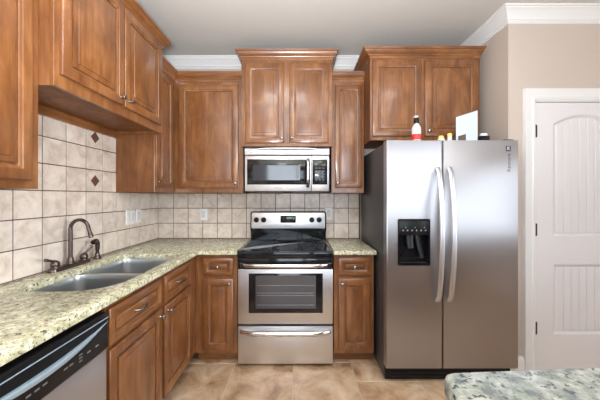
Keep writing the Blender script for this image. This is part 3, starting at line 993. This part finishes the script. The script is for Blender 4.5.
m.loft([[(-0.064, y0_ , 0.005), (-0.008, y0_ - 0.0055, 0.005), (-0.008, y0_ - 0.0055, 0.074), (-0.064, y0_, 0.058)] for y0_ in (-0.0012, -0.0024)])
m.build('print_patch', 'card_dark', cd, smooth=False)

j = thing('small_jar', 'small squat jar with a rounded yellow lid on the refrigerator', 'jar', (1.056, -0.770, TT), 0, 'little yellow-topped containers')
MB().lathe([(0.022, 0), (0.026, 0.004), (0.026, 0.036), (0.022, 0.040)], (0, 0, 0), 'z', 18).build('body', 'bottle_white', j)
MB().lathe([(0.020, 0.039), (0.021, 0.050), (0.016, 0.061), (0.0, 0.064)], (0, 0, 0), 'z', 18).build('lid', 'yellow', j)
j = thing('small_jar', 'slim white container with a flat yellow cap beside the pale card', 'jar', (1.120, -0.770, TT), 0, 'little yellow-topped containers')
MB().lathe([(0.015, 0), (0.016, 0.003), (0.016, 0.056), (0.014, 0.058)], (0, 0, 0), 'z', 18).build('body', 'bottle_white', j)
MB().lathe([(0.0165, 0.056), (0.0165, 0.076), (0.014, 0.080), (0, 0.081)], (0, 0, 0), 'z', 18).build('cap', 'yellow', j)
pb = MB().box(-0.03, 0.03, -0.012, 0.012, 0, 0.150, 0.001, 1).build('pink_box', 'pink', loc=(1.330, -0.640, TT))
tag(pb, 'slim pink carton showing behind the right edge of the folded card', 'box')
db = thing('small_canister', 'small black canister with a white lid right of the folded card', 'canister', (1.378, -0.755, TT))
MB().box(-0.030, 0.034, -0.03, 0.03, 0, 0.062, 0.004).build('body', 'black', db)
MB().lathe([(0.026, 0.062), (0.026, 0.078), (0.022, 0.082), (0, 0.083)], (0.006, 0, 0), 'z', 18).build('lid', 'white', db)

# ------------------------------------------------------------------ outlets and switches
def plate(name, label, cat, loc, rotz, gangs, kind):
    t = thing(name, label, cat, loc, rotz, 'white wall plates')
    w = 0.073 + 0.046 * (gangs - 1)
    MB().loft([[(x, y, z) for x, z in inset(rrect(-w / 2, w / 2, -0.061, 0.061, 0.005, 3), i)] for i, y in ((0, 0), (0, -0.003), (0.004, -0.006))]).build('cover_plate', 'white', t)
    for g in range(gangs):
        cx = (g - (gangs - 1) / 2) * 0.046
        MB().box(cx - 0.0168, cx + 0.0168, -0.0085, -0.004, -0.034, 0.034, 0.002, 1).build('rocker' if kind == 'switch' else 'receptacle', 'offwhite', t)
        if kind == 'outlet':
            for z in (-0.019, 0.019):
                for sx in (-0.0065, 0.0065):
                    MB().box(cx + sx - 0.001, cx + sx + 0.001, -0.0088, -0.008, z - 0.004, z + 0.005).build('slot', 'grey_mark', t)
    return t
plate('switch_plate', 'white double switch plate on the left tiled wall', 'switch', (XL + 0.009, -0.472, 1.182), LR, 2, 'switch')
plate('wall_outlet', 'white single wall plate right of the double switch plate on the left wall', 'outlet', (XL + 0.009, -0.355, 1.184), LR, 1, 'outlet')
plate('wall_outlet', 'white outlet on the back wall tiles left of the range', 'outlet', (-0.987, -0.009, 1.176), 0, 1, 'outlet')
plate('wall_outlet', 'white outlet on the back wall tiles right of the range backguard', 'outlet', (0.294, -0.009, 1.187), 0, 1, 'outlet')

# ------------------------------------------------------------------ island in the foreground
ip = [(0.356, -2.160), (0.346, -2.172), (0.343, -2.190), (0.330, -2.250), (0.285, -2.450), (0.30, -2.75), (1.55, -2.72), (1.60, -2.085), (0.374, -2.153)]
isl = MB().slab(ip, [], 0.888, 0.930, 0.008).build('island_countertop', 'granite_daylit')
tag(isl, 'granite island countertop, greyed by painted-in daylight, in the bottom right foreground', 'countertop')
ib = thing('island_cabinet', 'wood island base under the foreground granite countertop', 'cabinet', (0, 0, 0))
MB().box(0.46, 1.50, -2.68, -2.24, 0.09, 0.8875, 0.002, 1).build('carcass', 'wood', ib)
MB().box(0.50, 1.46, -2.62, -2.30, 0.0, 0.09).build('toe_kick', 'wood_rail', ib, smooth=False)

# ------------------------------------------------------------------ lamps of the room (outside the frame)
for k_, (x, y) in enumerate(((2.75, -1.75), (0.9, -3.6))):
    cw = thing('unseen_ceiling_light', ('warm round ceiling lamp near the pantry door', 'warm round ceiling lamp behind the island')[k_], 'ceiling light', (x, y, ZC), 0, 'warm ceiling lamps')
    MB().lathe([(0.10, 0), (0.10, -0.02), (0.085, -0.025), (0, -0.025)], (0, 0, 0), 'z', 24).build('housing', 'trim', cw)
    MB().lathe([(0.08, -0.024), (0.082, -0.05), (0.06, -0.075), (0.0, -0.085)], (0, 0, 0), 'z', 24).build('bulb', 'warm_lamp', cw)
